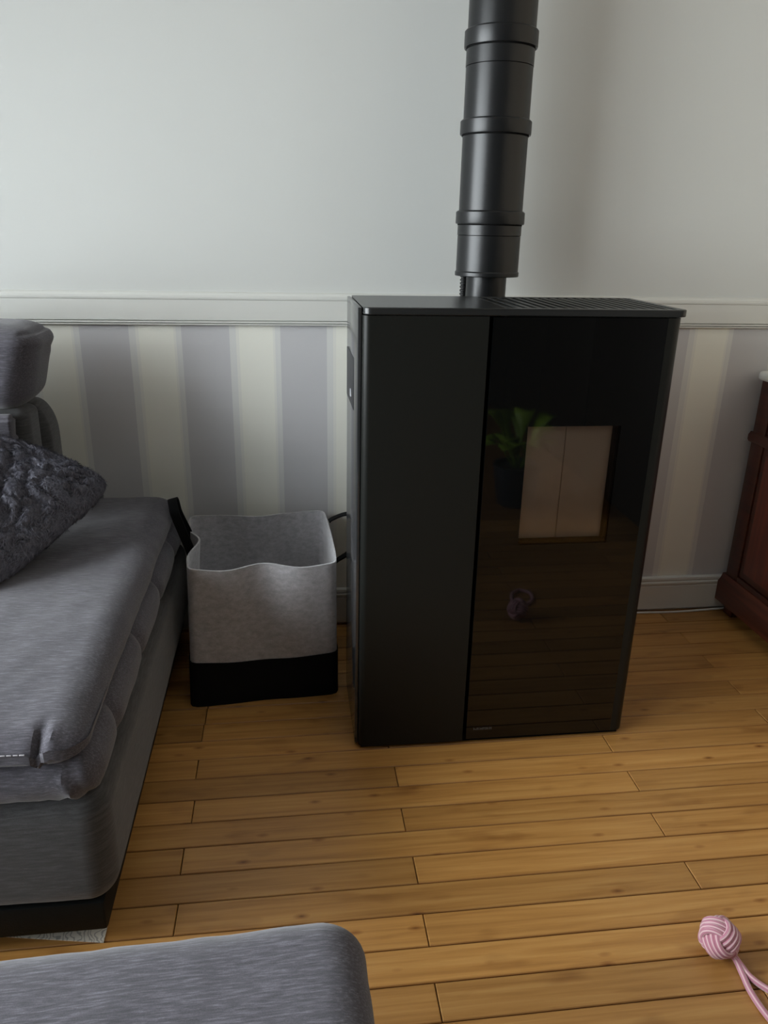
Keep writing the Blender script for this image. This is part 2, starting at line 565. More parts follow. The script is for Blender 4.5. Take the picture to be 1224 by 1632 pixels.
# window in the left wall (it gives the daylight)
bm = bmesh.new()
fx0, fx1 = XL - 0.07, XL - 0.02
for a in (WY0, WY1 - 0.05, (WY0 + WY1) / 2 - 0.03):
    box(bm, fx0, fx1, a, a + (0.06 if abs(a - (WY0 + WY1) / 2) < 0.1 else 0.05), WZ0, WZ1, 0.004)
for a in (WZ0, WZ1 - 0.05):
    box(bm, fx0, fx1, WY0, WY1, a, a + 0.05, 0.004)
win = struct('window_1', bm, M['paint_white'])
for k in range(2):
    a = WY0 + 0.05 if k == 0 else (WY0 + WY1) / 2 + 0.03
    b = (WY0 + WY1) / 2 - 0.03 if k == 0 else WY1 - 0.05
    link('pane', rbox(fx0 + 0.02, fx0 + 0.024, a, b, WZ0 + 0.05, WZ1 - 0.05), M['window_glass'], win, False)
link('window_sill', rbox(XL - 0.1, XL + 0.06, WY0 - 0.04, WY1 + 0.04, WZ0 - 0.035, WZ0, 0.006), M['paint_white'], win)

# floor: every visible plank is its own piece
floor = struct('floor', rbox(XL - 0.1, XR + 0.1, YF - 0.1, 0.1, -0.07, -0.012), M['subfloor'])
PITCH_P, Y_OFF = 0.0665, 0.017
def plank_mesh(ln):
    me_bm = bmesh.new()
    gx, gy = 0.0009, 0.0008
    x0, x1, y0, y1 = -ln / 2 + gx, ln / 2 - gx, -PITCH_P / 2 + gy, PITCH_P / 2 - gy
    c = 0.0014
    lo = [me_bm.verts.new(p) for p in ((x0, y0, -0.012), (x1, y0, -0.012), (x1, y1, -0.012), (x0, y1, -0.012))]
    mi = [me_bm.verts.new(p) for p in ((x0, y0, -c), (x1, y0, -c), (x1, y1, -c), (x0, y1, -c))]
    hi = [me_bm.verts.new(p) for p in ((x0 + c, y0 + c, 0), (x1 - c, y0 + c, 0), (x1 - c, y1 - c, 0), (x0 + c, y1 - c, 0))]
    me_bm.faces.new(hi)
    for a, b in ((lo, mi), (mi, hi)):
        for i in range(4):
            me_bm.faces.new((a[i], a[(i + 1) % 4], b[(i + 1) % 4], b[i]))
    me = bpy.data.meshes.new('plank')
    me_bm.to_mesh(me); me_bm.free()
    me.materials.append(M['plank'])
    return me
plank_cache = {}
def plank(xa, xb, yc):
    key = round(xb - xa, 3)
    if key not in plank_cache:
        plank_cache[key] = plank_mesh(key)
    o = bpy.data.objects.new('plank', plank_cache[key])
    o.location = ((xa + xb) / 2, yc, -0.0004 * random.random())
    COL.objects.link(o)
    o.parent = floor
    return o
LEN = 0.957
ROWS = 31
far_bm = bmesh.new()
for row in range(-1, 85):
    yc = -Y_OFF - PITCH_P * (row + 0.5)
    if row == -1:
        yc = -Y_OFF + PITCH_P * 0.5
    base = -0.355 if row % 2 else 0.08
    j = base + random.uniform(-0.004, 0.004)
    while j > XL:
        j -= LEN
    cuts = [XL]
    while j < XR:
        if j > XL + 0.05 and j < XR - 0.05:
            cuts.append(j)
        j += LEN
    if row == 6:
        cuts.append(-0.355); cuts.sort()
    cuts.append(XR)
    for a, b in zip(cuts, cuts[1:]):
        if row < ROWS:
            plank(a, b, yc)
        else:
            c = 0.001
            box(far_bm, a + c, b - c, yc - PITCH_P / 2 + c, yc + PITCH_P / 2 - c, -0.012, 0)
fo = link('plank_rows', far_bm, M['plank'], floor, False)
fo['kind'] = 'stuff'

# baseboard and dado moulding
bb = [(0.0, 0.012), (-0.014, 0.012), (-0.014, 0.090), (-0.0115, 0.0925), (-0.0115, 0.0955), (-0.016, 0.098), (-0.016, 0.104), (-0.0115, 0.1065), (-0.0115, 0.109), (-0.014, 0.112), (-0.013, 0.119), (-0.008, 0.121), (0.0, 0.121)]
struct('baseboard_back', prism(bmesh.new(), bb, 'x', XL, XR), M['paint_white'])
struct('baseboard_right', rbox(XR - 0.014, XR, YF, -0.02, 0, 0.121, 0.003), M['taupe'])
struct('baseboard_left', rbox(XL, XL + 0.014, YF, -0.02, 0, 0.121, 0.003), M['paint_white'])
dd = [(0.0, 0.8945), (-0.010, 0.8945), (-0.012, 0.8960), (-0.012, 0.8985), (-0.003, 0.8988), (-0.003, 0.9008), (-0.012, 0.9011), (-0.012, 0.9052), (-0.003, 0.9055), (-0.003, 0.9073), (-0.011, 0.9076),
      (-0.011, 0.9585), (-0.013, 0.9605), (-0.0138, 0.9650), (-0.0130, 0.9700), (-0.0080, 0.9755), (0.0, 0.9785)]
struct('trim_1', prism(bmesh.new(), dd, 'x', XL, XR), M['paint_white'])

# ================================================================== PELLET STOVE
SW, SB, SF = 0.652, -0.340, -0.618
stove = thing('pellet_stove', 'slim black pellet stove with glossy glass door standing before the striped wall', 'stove', (SW / 2, (SB + SF) / 2, 0))
S = stove
link('plinth', rbox(0.014, SW - 0.012, SF + 0.012, SB - 0.004, 0.0, 0.02), M['gap'], S, False)
# carcass behind the doors
link('carcass', rbox(0.008, SW - 0.006, -0.552, SB, 0.012, 0.982, 0.003), M['steel'], S)
# side panels
sp_ = link('side_panel', rbox(0.0, 0.0075, SF + 0.016, SB, 0.010, 0.998, 0.0015), M['steel_side'], S)
link('side_panel', rbox(SW - 0.006, SW, SF + 0.03, SB, 0.010, 0.985, 0.0015), M['steel_side'], S)
# inset control cover on the left side
cov = link('control_cover', rbox(-0.0012, 0.002, -0.522, -0.350, 0.782, 0.890, 0.001), plain('dark_grey_cover', srgb(24, 25, 28), 0.5), S)
bm = bmesh.new()
prism(bm, [(-0.474, 0.801), (-0.460, 0.801), (-0.460, 0.816)], 'x', -0.003, -0.001)
link('button', bm, plain('pale_button', srgb(190, 192, 196), 0.4), cov)
# hopper side front panel, its left edge rounded over
prof = [(0.2535, -0.553), (0.0085, -0.553)]
prof += [(0.0085, SF + 0.0145)] + arc(0.0225, SF + 0.0140, 0.0140, 180, 270, 8) + [(0.2525, SF), (0.2535, SF + 0.001)]
prof = prof[::-1]
link('front_panel', prism(bmesh.new(), prof, 'z', 0.010, 0.9845), M['steel'], S)
# glass door: rounded right edge frame, black printed sheet with a clear opening, firebox behind
wx0, wx1, wz0, wz1 = 0.3475, 0.546, 0.506, 0.767
dx0, dx1, dz0, dz1 = 0.2615, 0.650, 0.0135, 0.9835
bm = bmesh.new()
rp_ = [(0.6165, SF + 0.004), (0.6165, -0.555), (dx1, -0.555)] + arc(dx1 - 0.022, SF + 0.022, 0.022, 0, -90, 8)[0:] + [(0.6165, SF)]
prism(bm, rp_, 'z', dz0, dz1)
dr = link('door_frame', bm, M['steel'], S)
bm = bmesh.new()
gy0, gy1 = SF, -0.560
for a in ((dx0, wx0, dz0, dz1), (wx1, 0.6165, dz0, dz1), (wx0, wx1, dz0, wz0), (wx0, wx1, wz1, dz1)):
    box(bm, a[0], a[1], gy0, gy1, a[2], a[3])
bmesh.ops.remove_doubles(bm, verts=bm.verts[:], dist=1e-5)
gd = link('glass_door', bm, M['glass_print'], S, False)
link('glass_pane', rbox(wx0, wx1, SF + 0.0002, SF + 0.004, wz0, wz1), M['stove_glass'], gd, False)
# firebox lining seen through the clear opening
ly0, ly1 = -0.594, -0.586
link('liner_panel', rbox(wx0 + 0.001, 0.4375, ly0, ly1, wz0 + 0.006, wz1 - 0.001, 0.001), M['liner'], gd)
link('liner_panel', rbox(0.4390, wx1 - 0.007, ly0, ly1, wz0 + 0.006, wz1 - 0.001, 0.001), M['liner'], gd)
link('grate_ledge', rbox(wx0 + 0.001, wx1 - 0.001, -0.612, ly1, wz0 + 0.001, wz0 + 0.006, 0.001), M['gap'], gd)
link('door_seal', rbox(wx1 - 0.006, wx1 - 0.001, -0.605, ly1, wz0 + 0.007, wz1 - 0.001, 0.001), M['iron'], gd)
# faint maker's marks low on the glass
bm = bmesh.new()
for k, wd in enumerate((0.006, 0.005, 0.006, 0.006, 0.005, 0.006)):
    x = 0.2785 + k * 0.0075
    box(bm, x, x + 0.0016, SF - 0.0004, SF, 0.0375, 0.0435)
    box(bm, x, x + wd, SF - 0.0004, SF, 0.0420 if k % 2 else 0.0395, 0.0432 if k % 2 else 0.0407)
    box(bm, x + wd - 0.0016, x + wd, SF - 0.0004, SF, 0.0375, 0.0435 if k % 3 else 0.0410)
link('maker_mark', bm, M['badge'], gd, False)
# top plate, C-shaped round a slotted grille
gx0, gx1, gyb, gyf = 0.288, 0.640, -0.352, -0.603
tz0, tz1 = 0.986, 1.0
tx0, tx1, ty0 = 0.0095, SW + 0.004, SF - 0.001
bm = bmesh.new()
prism(bm, arc(tx0 + 0.016, ty0 + 0.016, 0.016, 180, 270, 6) + [(gx0, ty0), (gx0, SB), (tx0, SB)], 'z', tz0, tz1)
prism(bm, [(gx0, ty0), (gx1, ty0), (gx1, gyf), (gx0, gyf)], 'z', tz0, tz1)
prism(bm, [(gx0, gyb), (gx1, gyb), (gx1, SB), (gx0, SB)], 'z', tz0, tz1)
prism(bm, [(gx1, ty0)] + arc(tx1 - 0.0132, ty0 + 0.0132, 0.0132, 270, 360, 8) + [(tx1, SB), (gx1, SB)], 'z', tz0, tz1)
bmesh.ops.remove_doubles(bm, verts=bm.verts[:], dist=1e-5)
tp = link('top_plate', bm, M['steel_top'], S, True)
md = tp.modifiers.new('edge', 'BEVEL'); md.width = 0.0018; md.segments = 2; md.limit_method = 'ANGLE'
link('grille_tray', rbox(gx0, gx1, gyf, gyb, 0.983, 0.9868), M['steel'], S, False)
slat_me = None
ns = 17
for k in range(ns):
    px = (gx1 - gx0) / ns
    xc = gx0 + px * (k + 0.5)
    if slat_me is None:
        o = link('slat', rbox(-px * 0.29, px * 0.29, gyf, gyb, -0.004, 0.004, 0.0012, 1), M['steel'], None)
        slat_me = o.data
    else:
        o = bpy.data.objects.new('slat', slat_me); COL.objects.link(o)
    o.parent = S
    o.location = Vector((xc, 0, 0.9950)) - Vector(S.location)

# ================================================================== FLUE PIPE
FX, FY = 0.3571, -0.1647
flue = thing('flue_pipe', 'thick black jointed flue pipe rising up the wall behind the stove', 'flue pipe', (FX, FY, 0.0))
ro, rc, rn = 0.0758, 0.0822, 0.0492
def seg_(z0, z1, r=ro, lip=True):
    return lathe(bmesh.new(), [(r - 0.004, z0), (r, z0), (r, z1), (r - 0.004, z1)], FX, FY, 72)
def collar_(z0, z1):
    b = 0.003
    return lathe(bmesh.new(), [(ro - 0.002, z0), (rc - b * 0.3, z0), (rc, z0 + b), (rc, z1 - b), (rc - b, z1), (ro - 0.002, z1 + 0.0015)], FX, FY, 72)
link('pipe_section', lathe(bmesh.new(), [(rn, 1.0355), (ro + 0.0012, 1.0355), (ro + 0.0022, 1.037), (ro + 0.0022, 1.0445), (ro, 1.0475), (ro, 1.128)], FX, FY, 72), M['flue'], flue, angle=20)
link('pipe_section', lathe(bmesh.new(), [(ro - 0.003, 1.128), (ro + 0.0008, 1.1295), (ro + 0.0008, 1.1545)], FX, FY, 72), M['flue'], flue, angle=20)
link('collar', collar_(1.1545, 1.1835), M['flue'], flue, angle=20)
link('pipe_section', seg_(1.1835, 1.3475), M['flue'], flue, angle=20)
link('collar', collar_(1.3475, 1.3785), M['flue'], flue, angle=20)
link('pipe_section', seg_(1.3785, 1.4855), M['flue'], flue, angle=20)
link('pipe_section', lathe(bmesh.new(), [(ro - 0.003, 1.4855), (ro + 0.0008, 1.487), (ro + 0.0008, 1.5235)], FX, FY, 72), M['flue'], flue, angle=20)
link('collar', collar_(1.5235, 1.5585), M['flue'], flue, angle=20)
link('pipe_section', seg_(1.5585, ZC), M['flue'], flue, angle=20)
for zc in (1.1545, 1.3475, 1.5235):
    link('seal_ring', lathe(bmesh.new(), [(ro - 0.001, zc - 0.0034), (ro + 0.0016, zc - 0.0030), (ro + 0.0016, zc + 0.0005), (ro - 0.001, zc + 0.0005)], FX, FY, 72), M['gap'], flue, angle=20)
pth = [(FX, SB + 0.0005, 0.25), (FX, -0.25, 0.25), (FX, -0.215, 0.255), (FX, -0.180, 0.275), (FX, FY, 0.310), (FX, FY, 0.36), (FX, FY, 0.7), (FX, FY, 1.036)]
link('lower_pipe', tube(bmesh.new(), pth, rn, 48), M['flue'], flue)

# ribbed hose beside the narrow lower pipe
hx, hy = 0.3095, -0.124
pr_ = []
z = 0.0
while z < 1.033:
    pr_ += [(0.0065, z), (0.0092, z + 0.002), (0.0092, z + 0.0045), (0.0065, z + 0.0065)]
    z += 0.0085
hose = link('ribbed_hose', lathe(bmesh.new(), pr_, hx, hy, 14), M['rubber'])
tag(hose, 'thin ribbed black hose peeking out left of the narrow lower flue pipe', 'hose')

# ================================================================== FELT BASKET
bk = thing('felt_basket', 'open light grey felt storage basket with black base between sofa and stove', 'basket', (-0.21, -0.21, 0))
BT = [Vector((-0.380, -0.412)), Vector((-0.027, -0.400)), Vector((-0.040, -0.024)), Vector((-0.415, -0.044))]
BB = [Vector((-0.396, -0.408)), Vector((-0.024, -0.380)), Vector((-0.040, -0.034)), Vector((-0.404, -0.054))]
INS = [0.020, -0.004, 0.030, 0.028]
OUT = [0.010, 0.004, 0.006, 0.004]
def basket_loop(z, off=0.0, n=24, H=0.38):
    t = z / H
    cr = [BB[i].lerp(BT[i], t) for i in range(4)]
    pts = []
    for i in range(4):
        a, b = cr[i], cr[(i + 1) % 4]
        d = (b - a).normalized()
        inn = Vector((-d.y, d.x))
        for k in range(n):
            s = k / n
            pr = INS[i] * (0.25 + 0.75 * t ** 1.6) * math.exp(-((s - 0.5) / 0.15) ** 2) - OUT[i] * t * math.sin(2 * math.pi * s) ** 2
            pts.append(a.lerp(b, s) + inn * pr)
    # soften corners, then offset
    N_ = len(pts)
    for _ in range(2):
        pts = [(pts[i - 1] + pts[i] * 2 + pts[(i + 1) % N_]) / 4 for i in range(N_)]
    res = []
    for i in range(N_):
        d = (pts[(i + 1) % N_] - pts[i - 1]).normalized()
        res.append(pts[i] + Vector((d.y, -d.x)) * off)
    return res
def shell(zs, off_out, off_in, zfun=None, bottom=None):
    bm = bmesh.new()
    loops = []
    for off, seq in ((off_out, zs), (off_in, zs[::-1])):
        for z in seq:
            lp = basket_loop(z, off)
            N_ = len(lp)
            loops.append([bm.verts.new((p.x, p.y, z + (zfun(i / N_, z) if zfun else 0))) for i, p in enumerate(lp)])
    for a, b in zip(loops, loops[1:]):
        N_ = len(a)
        for i in range(N_):
            bm.faces.new((a[i], a[(i + 1) % N_], b[(i + 1) % N_], b[i]))
    a, b = loops[-1], loops[0]
    for i in range(N_):
        bm.faces.new((a[i], a[(i + 1) % N_], b[(i + 1) % N_], b[i]))
    return bm
def rimz(s, z):
    # the rim dips a little between corners and creases
    return -0.004 * math.sin(8 * math.pi * s) ** 2 * (z / 0.38) ** 4
zs = [0.004, 0.03, 0.07, 0.11, 0.15, 0.19, 0.23, 0.27, 0.31, 0.34, 0.362, 0.374, 0.38]
link('felt_body', shell(zs, 0.0, -0.0045, rimz), M['felt'], bk, angle=50)
def bandz(s, z):
    return (0.004 * math.cos(8 * math.pi * (s))) * (1 if z > 0.1 else 0)
link('base_band', shell([0.0, 0.03, 0.06, 0.09, 0.123], 0.0030, 0.0003, bandz), M['black_felt'], bk, angle=50)
bm = bmesh.new()
lp = basket_loop(0.005, -0.005)
v0 = [bm.verts.new((p.x, p.y, 0.0045)) for p in lp]
v1 = [bm.verts.new((p.x, p.y, 0.0085)) for p in lp]
bm.faces.new(v0[::-1]); bm.faces.new(v1)
for i in range(len(lp)):
    bm.faces.new((v0[i], v0[(i + 1) % len(lp)], v1[(i + 1) % len(lp)], v1[i]))
link('base_panel', bm, M['felt'], bk)
# handles: flat black straps
hp = smooth_path([(-0.3855, -0.245, 0.318), (-0.3915, -0.243, 0.355), (-0.408, -0.238, 0.405), (-0.425, -0.226, 0.450), (-0.4325, -0.205, 0.474), (-0.4355, -0.185, 0.478), (-0.4335, -0.168, 0.468), (-0.428, -0.158, 0.430), (-0.408, -0.155, 0.375), (-0.3990, -0.153, 0.335)], 6)
link('strap', ribbon(bmesh.new(), hp, (0.95, -0.15, 0.30), 0.024, 0.004), M['black_felt'], bk)
hp = smooth_path([(-0.0285, -0.285, 0.325), (-0.021, -0.285, 0.336), (0.012, -0.281, 0.356), (0.055, -0.255, 0.380), (0.074, -0.205, 0.400), (0.058, -0.150, 0.412), (0.015, -0.120, 0.402), (-0.020, -0.116, 0.388), (-0.031, -0.116, 0.380)], 6)
link('strap', ribbon(bmesh.new(), hp, lambda t: (math.sin(math.pi * t), -math.cos(math.pi * t), 0.25), 0.020, 0.004), M['black_felt'], bk)

# ================================================================== SOFA
sofa = thing('sofa', 'dark grey fabric sofa with headrest, seat cushion and black plinth along left side', 'sofa', (-1.0, -0.6, 0))
X0, XS = -1.55, -0.425
XH = -1.12                                            # left end of the raised back
def base_fn(P, n):
    P = P + n * (0.0015 * nz(P, 9, 3))
    return P
link('base', cushion(X0, XS - 0.003, -1.110, -0.035, 0.100, 0.318, 0.045, 0.05, 0, base_fn), M['fabric_deep'], sofa)
link('plinth', rbox(X0 + 0.02, XS - 0.026, -1.098, -0.06, 0.044, 0.104, 0.006), M['plinth'], sofa)
for (lx, ly) in ((X0 + 0.08, -1.00), (XS - 0.12, -0.99), (X0 + 0.08, -0.14), (XS - 0.10, -0.14)):
    link('leg', rbox(lx - 0.025, lx + 0.025, ly - 0.025, ly + 0.025, 0.0, 0.05, 0.003), M['plinth'], sofa)
SEAMS = (-0.245, -0.485, -0.725, -0.965)
def pad_fn(P, n):
    side = max(0, n.x)
    d = 0.0
    for s in SEAMS:
        d += 0.016 * g(P.y - s, 0.012) * max(0, n.x if n.x > 0.15 else 0)
    bul = 0
    for a, b in zip((-0.02,) + SEAMS, SEAMS + (-1.13,)):
        if b <= P.y <= a:
            bul = math.sin(math.pi * (a - P.y) / (a - b))
    P = P + n * (side * 0.003 * bul - d * 0.6)
    if P.y < -1.05:                                       # gathered front corner
        cx = g(P.x + 0.475, 0.05)
        P = P + n * (0.0025 * cx * math.sin(P.x * 200 + P.z * 60) + 0.003 * nz(P, 24, 9)) * (1 if n.y < -0.2 else 0.3)
    return P + n * 0.002 * nz(P, 14, 5)
link('seat_pad', cushion(X0, XS - 0.004, -1.125, -0.030, 0.312, 0.405, (0.05, 0.05, 0.044), 0.014, 0, pad_fn), M['fabric'], sofa)
def seat_fn(P, n):
    out = n * 0.003 * nz(P, 7, 2) + n * 0.0012 * nz(P, 25, 4)
    if P.y < -1.0 and P.z > 0.40:
        # puckers beside the front corner
        t = max(0, min(1, (-1.075 - P.y) / 0.045))
        out += Vector((0, 0, -1)) * t * (0.012 * g(P.x + 0.505 - 0.1 * (P.y + 1.1), 0.0055) + 0.006 * g(P.x + 0.590, 0.010)) + Vector((0, 1, 0)) * t * 0.008 * g(P.x + 0.505, 0.0055)
        out += Vector((0, 0, 1)) * t * 0.005 * g(P.x + 0.486, 0.007)
    # the cushion thins towards its front edge
    dz = 0
    if P.z > 0.43:
        t = max(0, (-0.75 - P.y) / 0.38)
        dz = -0.022 * t * t
    return P + out + Vector((0, 0, dz))
seat = link('seat_cushion', cushion(X0, -0.440, -1.135, -0.085, 0.388, 0.462, (0.055, 0.045, 0.036), 0.0065, 0.006, seat_fn), M['fabric'], sofa)
# contrast stitching along the seat's front edge
from mathutils.bvhtree import BVHTree
tree = BVHTree.FromPolygons([v.co.copy() for v in seat.data.vertices], [tuple(p.vertices) for p in seat.data.polygons])
bm = bmesh.new()
x = -0.72
def on_seat(xx):
    c, n_, _i, _d = tree.find_nearest(Vector((xx, -1.150, 0.441)))
    return c + (Vector((xx, -1.150, 0.441)) - c).normalized() * 0.0008
while x < -0.512:
    a, b = on_seat(x), on_seat(x + 0.0062)
    tube(bm, [a, (a + b) / 2 + Vector((0, -0.0006, 0.0006)), b], 0.0011, 5)
    x += 0.0088
link('stitching', bm, M['stitch'], seat)
# backrest shell, cushion, flap and headrest
link('backrest', cushion(XH, -0.716, -0.190, -0.070, 0.30, 0.728, (0.05, 0.03, 0.09), 0.03, 0, None), M['fabric_deep'], sofa)
link('back_cushion', cushion(XH, -0.728, -0.290, -0.185, 0.44, 0.735, (0.025, 0.03, 0.02), 0.03, 0, base_fn), M['fabric_deep'], sofa)
link('cushion_flap', cushion(XH, -0.752, -0.325, -0.285, 0.668, 0.728, (0.008, 0.018, 0.012), 0.012, 0, lambda P, n: P + n * 0.004 * math.sin(P.z * 320)), M['fabric'], sofa)
def head_fn(P, n):
    t = (0.885 - P.z)
    if P.x > -1.0:
        P = P + Vector((-0.30 * max(0, t) - 0.5 * max(0, P.z - 0.90), 0, 0))
    # creases at the right end
    c = 0.004 * g((P.z - 0.868) + 0.18 * (P.x + 0.703), 0.006) * (1 if P.x > -0.758 else 0) * max(0, min(1, (P.x + 0.758) / 0.03))
    c += 0.004 * g((P.z - 0.905) - 0.1 * (P.x + 0.703), 0.004) * (1 if P.x > -0.72 else 0)
    P = P - n * c + n * 0.004 * nz(P, 10, 8)
    return P
link('headrest', cushion(XH, -0.683, -0.315, -0.095, 0.730, 0.919, (0.055, 0.075, 0.045), 0.012, 0.008, head_fn), M['fabric'], sofa)

# ================================================================== FLUFFY PILLOW
T = Vector((-0.530, -0.345, 0.574))
e1 = Vector((-0.458, -0.836, -0.270)).normalized()
e2 = Vector((-0.94, 0.04, 0.21))
e2 = (e2 - e1 * e2.dot(e1) * 0.75).normalized()
e3 = e2.cross(e1).normalized()
if e3.z < 0:
    e3 = -e3
A = 0.43
def pillow_point(u, v, s):
    uu, vv = 2 * u - 1, 2 * v - 1
    # rounded square outline
    k = (abs(uu) ** 6 + abs(vv) ** 6) ** (1 / 6.0)
    mx = max(abs(uu), abs(vv))
    f = (mx / k) if k > 1e-6 else 1
    pu, pv = uu * (0.25 + 0.75 * f), vv * (0.25 + 0.75 * f)
    hgt = 0.072 * (max(0.0, 1 - mx ** 2.6)) ** 0.5
    c = T + e1 * (A * (pu + 1) / 2) + e2 * (A * (pv + 1) / 2)
    q = Vector((pu * 3.1, pv * 3.1, s * 2.0))
    # long furrows running across the pile
    w = noise.noise(q * 1.3) * 1.4
    rid = noise.noise(Vector((q.x * 2.6 - q.y * 1.1 + w, q.y * 1.5 + q.x * 0.9, s * 3.0)))
    rid = 1 - min(1.0, abs(rid) * 3.2)
    fine = noise.noise(q * 9) * 0.4 + noise.noise(q * 20) * 0.25
    fall = min(1.0, 5 * (1 - mx)) * 0.8 + 0.2
    p = c + e3 * (s * hgt) + e3 * (s * (-0.017 * rid + 0.006 * fine) * fall)
    p += (e1 * noise.noise(q * 12 + Vector((5, 0, 0))) + e2 * noise.noise(q * 12 + Vector((0, 7, 0)))) * 0.004
    p.z = max(p.z, 0.4735)
    return p, rid
def pillow_bm():
    bm = bmesh.new()
    n = 120
    grid = {}
    for s in (1, -1):
        for i in range(n + 1):
            for j in range(n + 1):
                if s < 0 and (i in (0, n) or j in (0, n)):
                    grid[(s, i, j)] = grid[(1, i, j)]
                    continue
                grid[(s, i, j)] = bm.verts.new(pillow_point(0.5 - 0.5 * math.cos(math.pi * i / n), 0.5 - 0.5 * math.cos(math.pi * j / n), s)[0])
    for s in (1, -1):
        for i in range(n):
            for j in range(n):
                q = [grid[(s, i, j)], grid[(s, i + 1, j)], grid[(s, i + 1, j + 1)], grid[(s, i, j + 1)]]
                bm.faces.new(q if s > 0 else q[::-1])
    return bm
pil = link('fluffy_pillow', pillow_bm(), M['fur'], None, True, 180)
tag(pil, 'shaggy charcoal faux fur pillow lying tilted on the sofa seat', 'pillow')
# the pile itself: thousands of short fibres lying over the furrows
rnd = random.Random(11)
V_, F_ = [], []
for _ in range(34000):
    u, v = rnd.random(), rnd.random()
    s = 1 if rnd.random() < 0.8 else -1
    p, rid = pillow_point(u, v, s)
    a = pillow_point(min(1, u + 0.01), v, s)[0] - pillow_point(max(0, u - 0.01), v, s)[0]
    b = pillow_point(u, min(1, v + 0.01), s)[0] - pillow_point(u, max(0, v - 0.01), s)[0]
    nrm = a.cross(b)
    if nrm.length < 1e-9:
        continue
    nrm.normalize()
    if nrm.dot(e3 * s) < 0:
        nrm = -nrm
    fl = (e1 * (0.8 + 0.6 * rnd.uniform(-1, 1)) + e2 * (-0.5 + 0.8 * rnd.uniform(-1, 1)) + noise.noise_vector(p * 16) * 0.9)
    fl = (fl - nrm * fl.dot(nrm))
    if fl.length < 1e-6:
        continue
    fl.normalize()
    ln = rnd.uniform(0.008, 0.015)
    wd = nrm.cross(fl) * rnd.uniform(0.0005, 0.0009)
    p1 = p + (fl * 0.45 + nrm * 0.26) * ln
    p2 = p + (fl * 0.95 + nrm * 0.26) * ln
    if min(p1.z, p2.z) < 0.472:
        continue
    k = len(V_)
    V_ += [p - wd, p + wd, p1 + wd * 0.8, p1 - wd * 0.8, p2]
    F_ += [(k, k + 1, k + 2, k + 3), (k + 3, k + 2, k + 4)]
fme = bpy.data.meshes.new('fur')
fme.from_pydata([tuple(v) for v in V_], [], F_)
fme.materials.append(M['fibre'])
fur = bpy.data.objects.new('fur', fme)
COL.objects.link(fur)
fur.parent = pil
fur['kind'] = 'stuff'

# ================================================================== FOOTSTOOL
st = thing('footstool', 'grey fabric footstool in the foreground, only its top corner in view', 'footstool', (-0.060, -1.440, 0))
def stool_fn(P, n):
    return P + n * (0.0035 * nz(P, 6, 1) + 0.0012 * nz(P, 28, 2))
link('cushion', cushion(-1.05, -0.068, -2.06, -1.432, 0.235, 0.420, (0.050, 0.045, 0.04), 0.012, 0.006, stool_fn), M['fabric'], st)
link('base', cushion(-1.04, -0.074, -2.05, -1.442, 0.085, 0.240, 0.03, 0.05), M['fabric_deep'], st)
for (lx, ly) in ((-0.98, -2.0), (-0.12, -2.0), (-0.98, -1.52), (-0.12, -1.52)):
    link('leg', rbox(lx - 0.02, lx + 0.02, ly - 0.02, ly + 0.02, 0, 0.09, 0.003), M['plinth'], st)

st.rotation_euler = (0, 0, math.radians(2.2))

# ================================================================== COMMODE
cb = thing('wooden_cabinet', 'reddish brown wooden cabinet with marble top at the right edge of the photo', 'cabinet', (1.46, -0.48, 0))
CX, CY0, CY1 = 1.232, -0.98, -0.026
link('body', rbox(CX + 0.012, XR - 0.02, CY0, CY1, 0.10, 0.752, 0.003), M['mahogany_dark'], cb)
bm = bmesh.new()
for (ya, yb) in ((CY1 - 0.060, CY1), (CY0, CY0 + 0.060)):
    box(bm, CX, CX + 0.014, ya, yb, 0.115, 0.752, 0.003)
for (za, zb) in ((0.735, 0.752), (0.115, 0.150)):
    box(bm, CX, CX + 0.014, CY0 + 0.06, CY1 - 0.06, za, zb, 0.003)
link('face_frame', bm, M['mahogany_dark'], cb)
bm = prism(bmesh.new(), [(CX - 0.006, 0.568), (CX - 0.010, 0.575), (CX - 0.010, 0.588), (CX - 0.004, 0.598), (CX + 0.013, 0.598), (CX + 0.013, 0.568)], 'y', CY0 - 0.004, CY1 + 0.004)
link('moulding', bm, M['mahogany_dark'], cb)
dw = link('drawer', rbox(CX + 0.002, CX + 0.013, CY0 + 0.065, CY1 - 0.065, 0.603, 0.731, 0.004), M['mahogany'], cb)
link('knob', lathe(bmesh.new(), [(0.006, 0), (0.006, 0.008), (0.013, 0.014), (0.013, 0.02), (0.004, 0.026)], 0, 0, 16), plain('brass', srgb(150, 112, 52), 0.35, 1.0), dw)
kb = dw.children[0]
kb.matrix_parent_inverse = Matrix.Identity(4)
kb.rotation_euler = (0, -math.pi / 2, 0)
kb.location = (CX + 0.003, (CY0 + CY1) / 2, 0.667)
for ya, yb in ((CY1 - 0.50, CY1 - 0.063), (CY0 + 0.063, CY1 - 0.504)):
    d = link('door', rbox(CX + 0.003, CX + 0.013, ya, yb, 0.153, 0.565, 0.003), M['mahogany_dark'], cb)
    link('door_panel', rbox(CX + 0.0005, CX + 0.012, ya + 0.018, yb - 0.018, 0.172, 0.546, 0.005), M['mahogany'], d)
pp = [(CX - 0.004, 0.135), (CX - 0.010, 0.118), (CX - 0.017, 0.108), (CX - 0.017, 0.046), (XR - 0.018, 0.046), (XR - 0.018, 0.135)]
link('base_moulding', prism(bmesh.new(), pp, 'y', CY0 - 0.012, CY1 + 0.008), M['mahogany_dark'], cb)
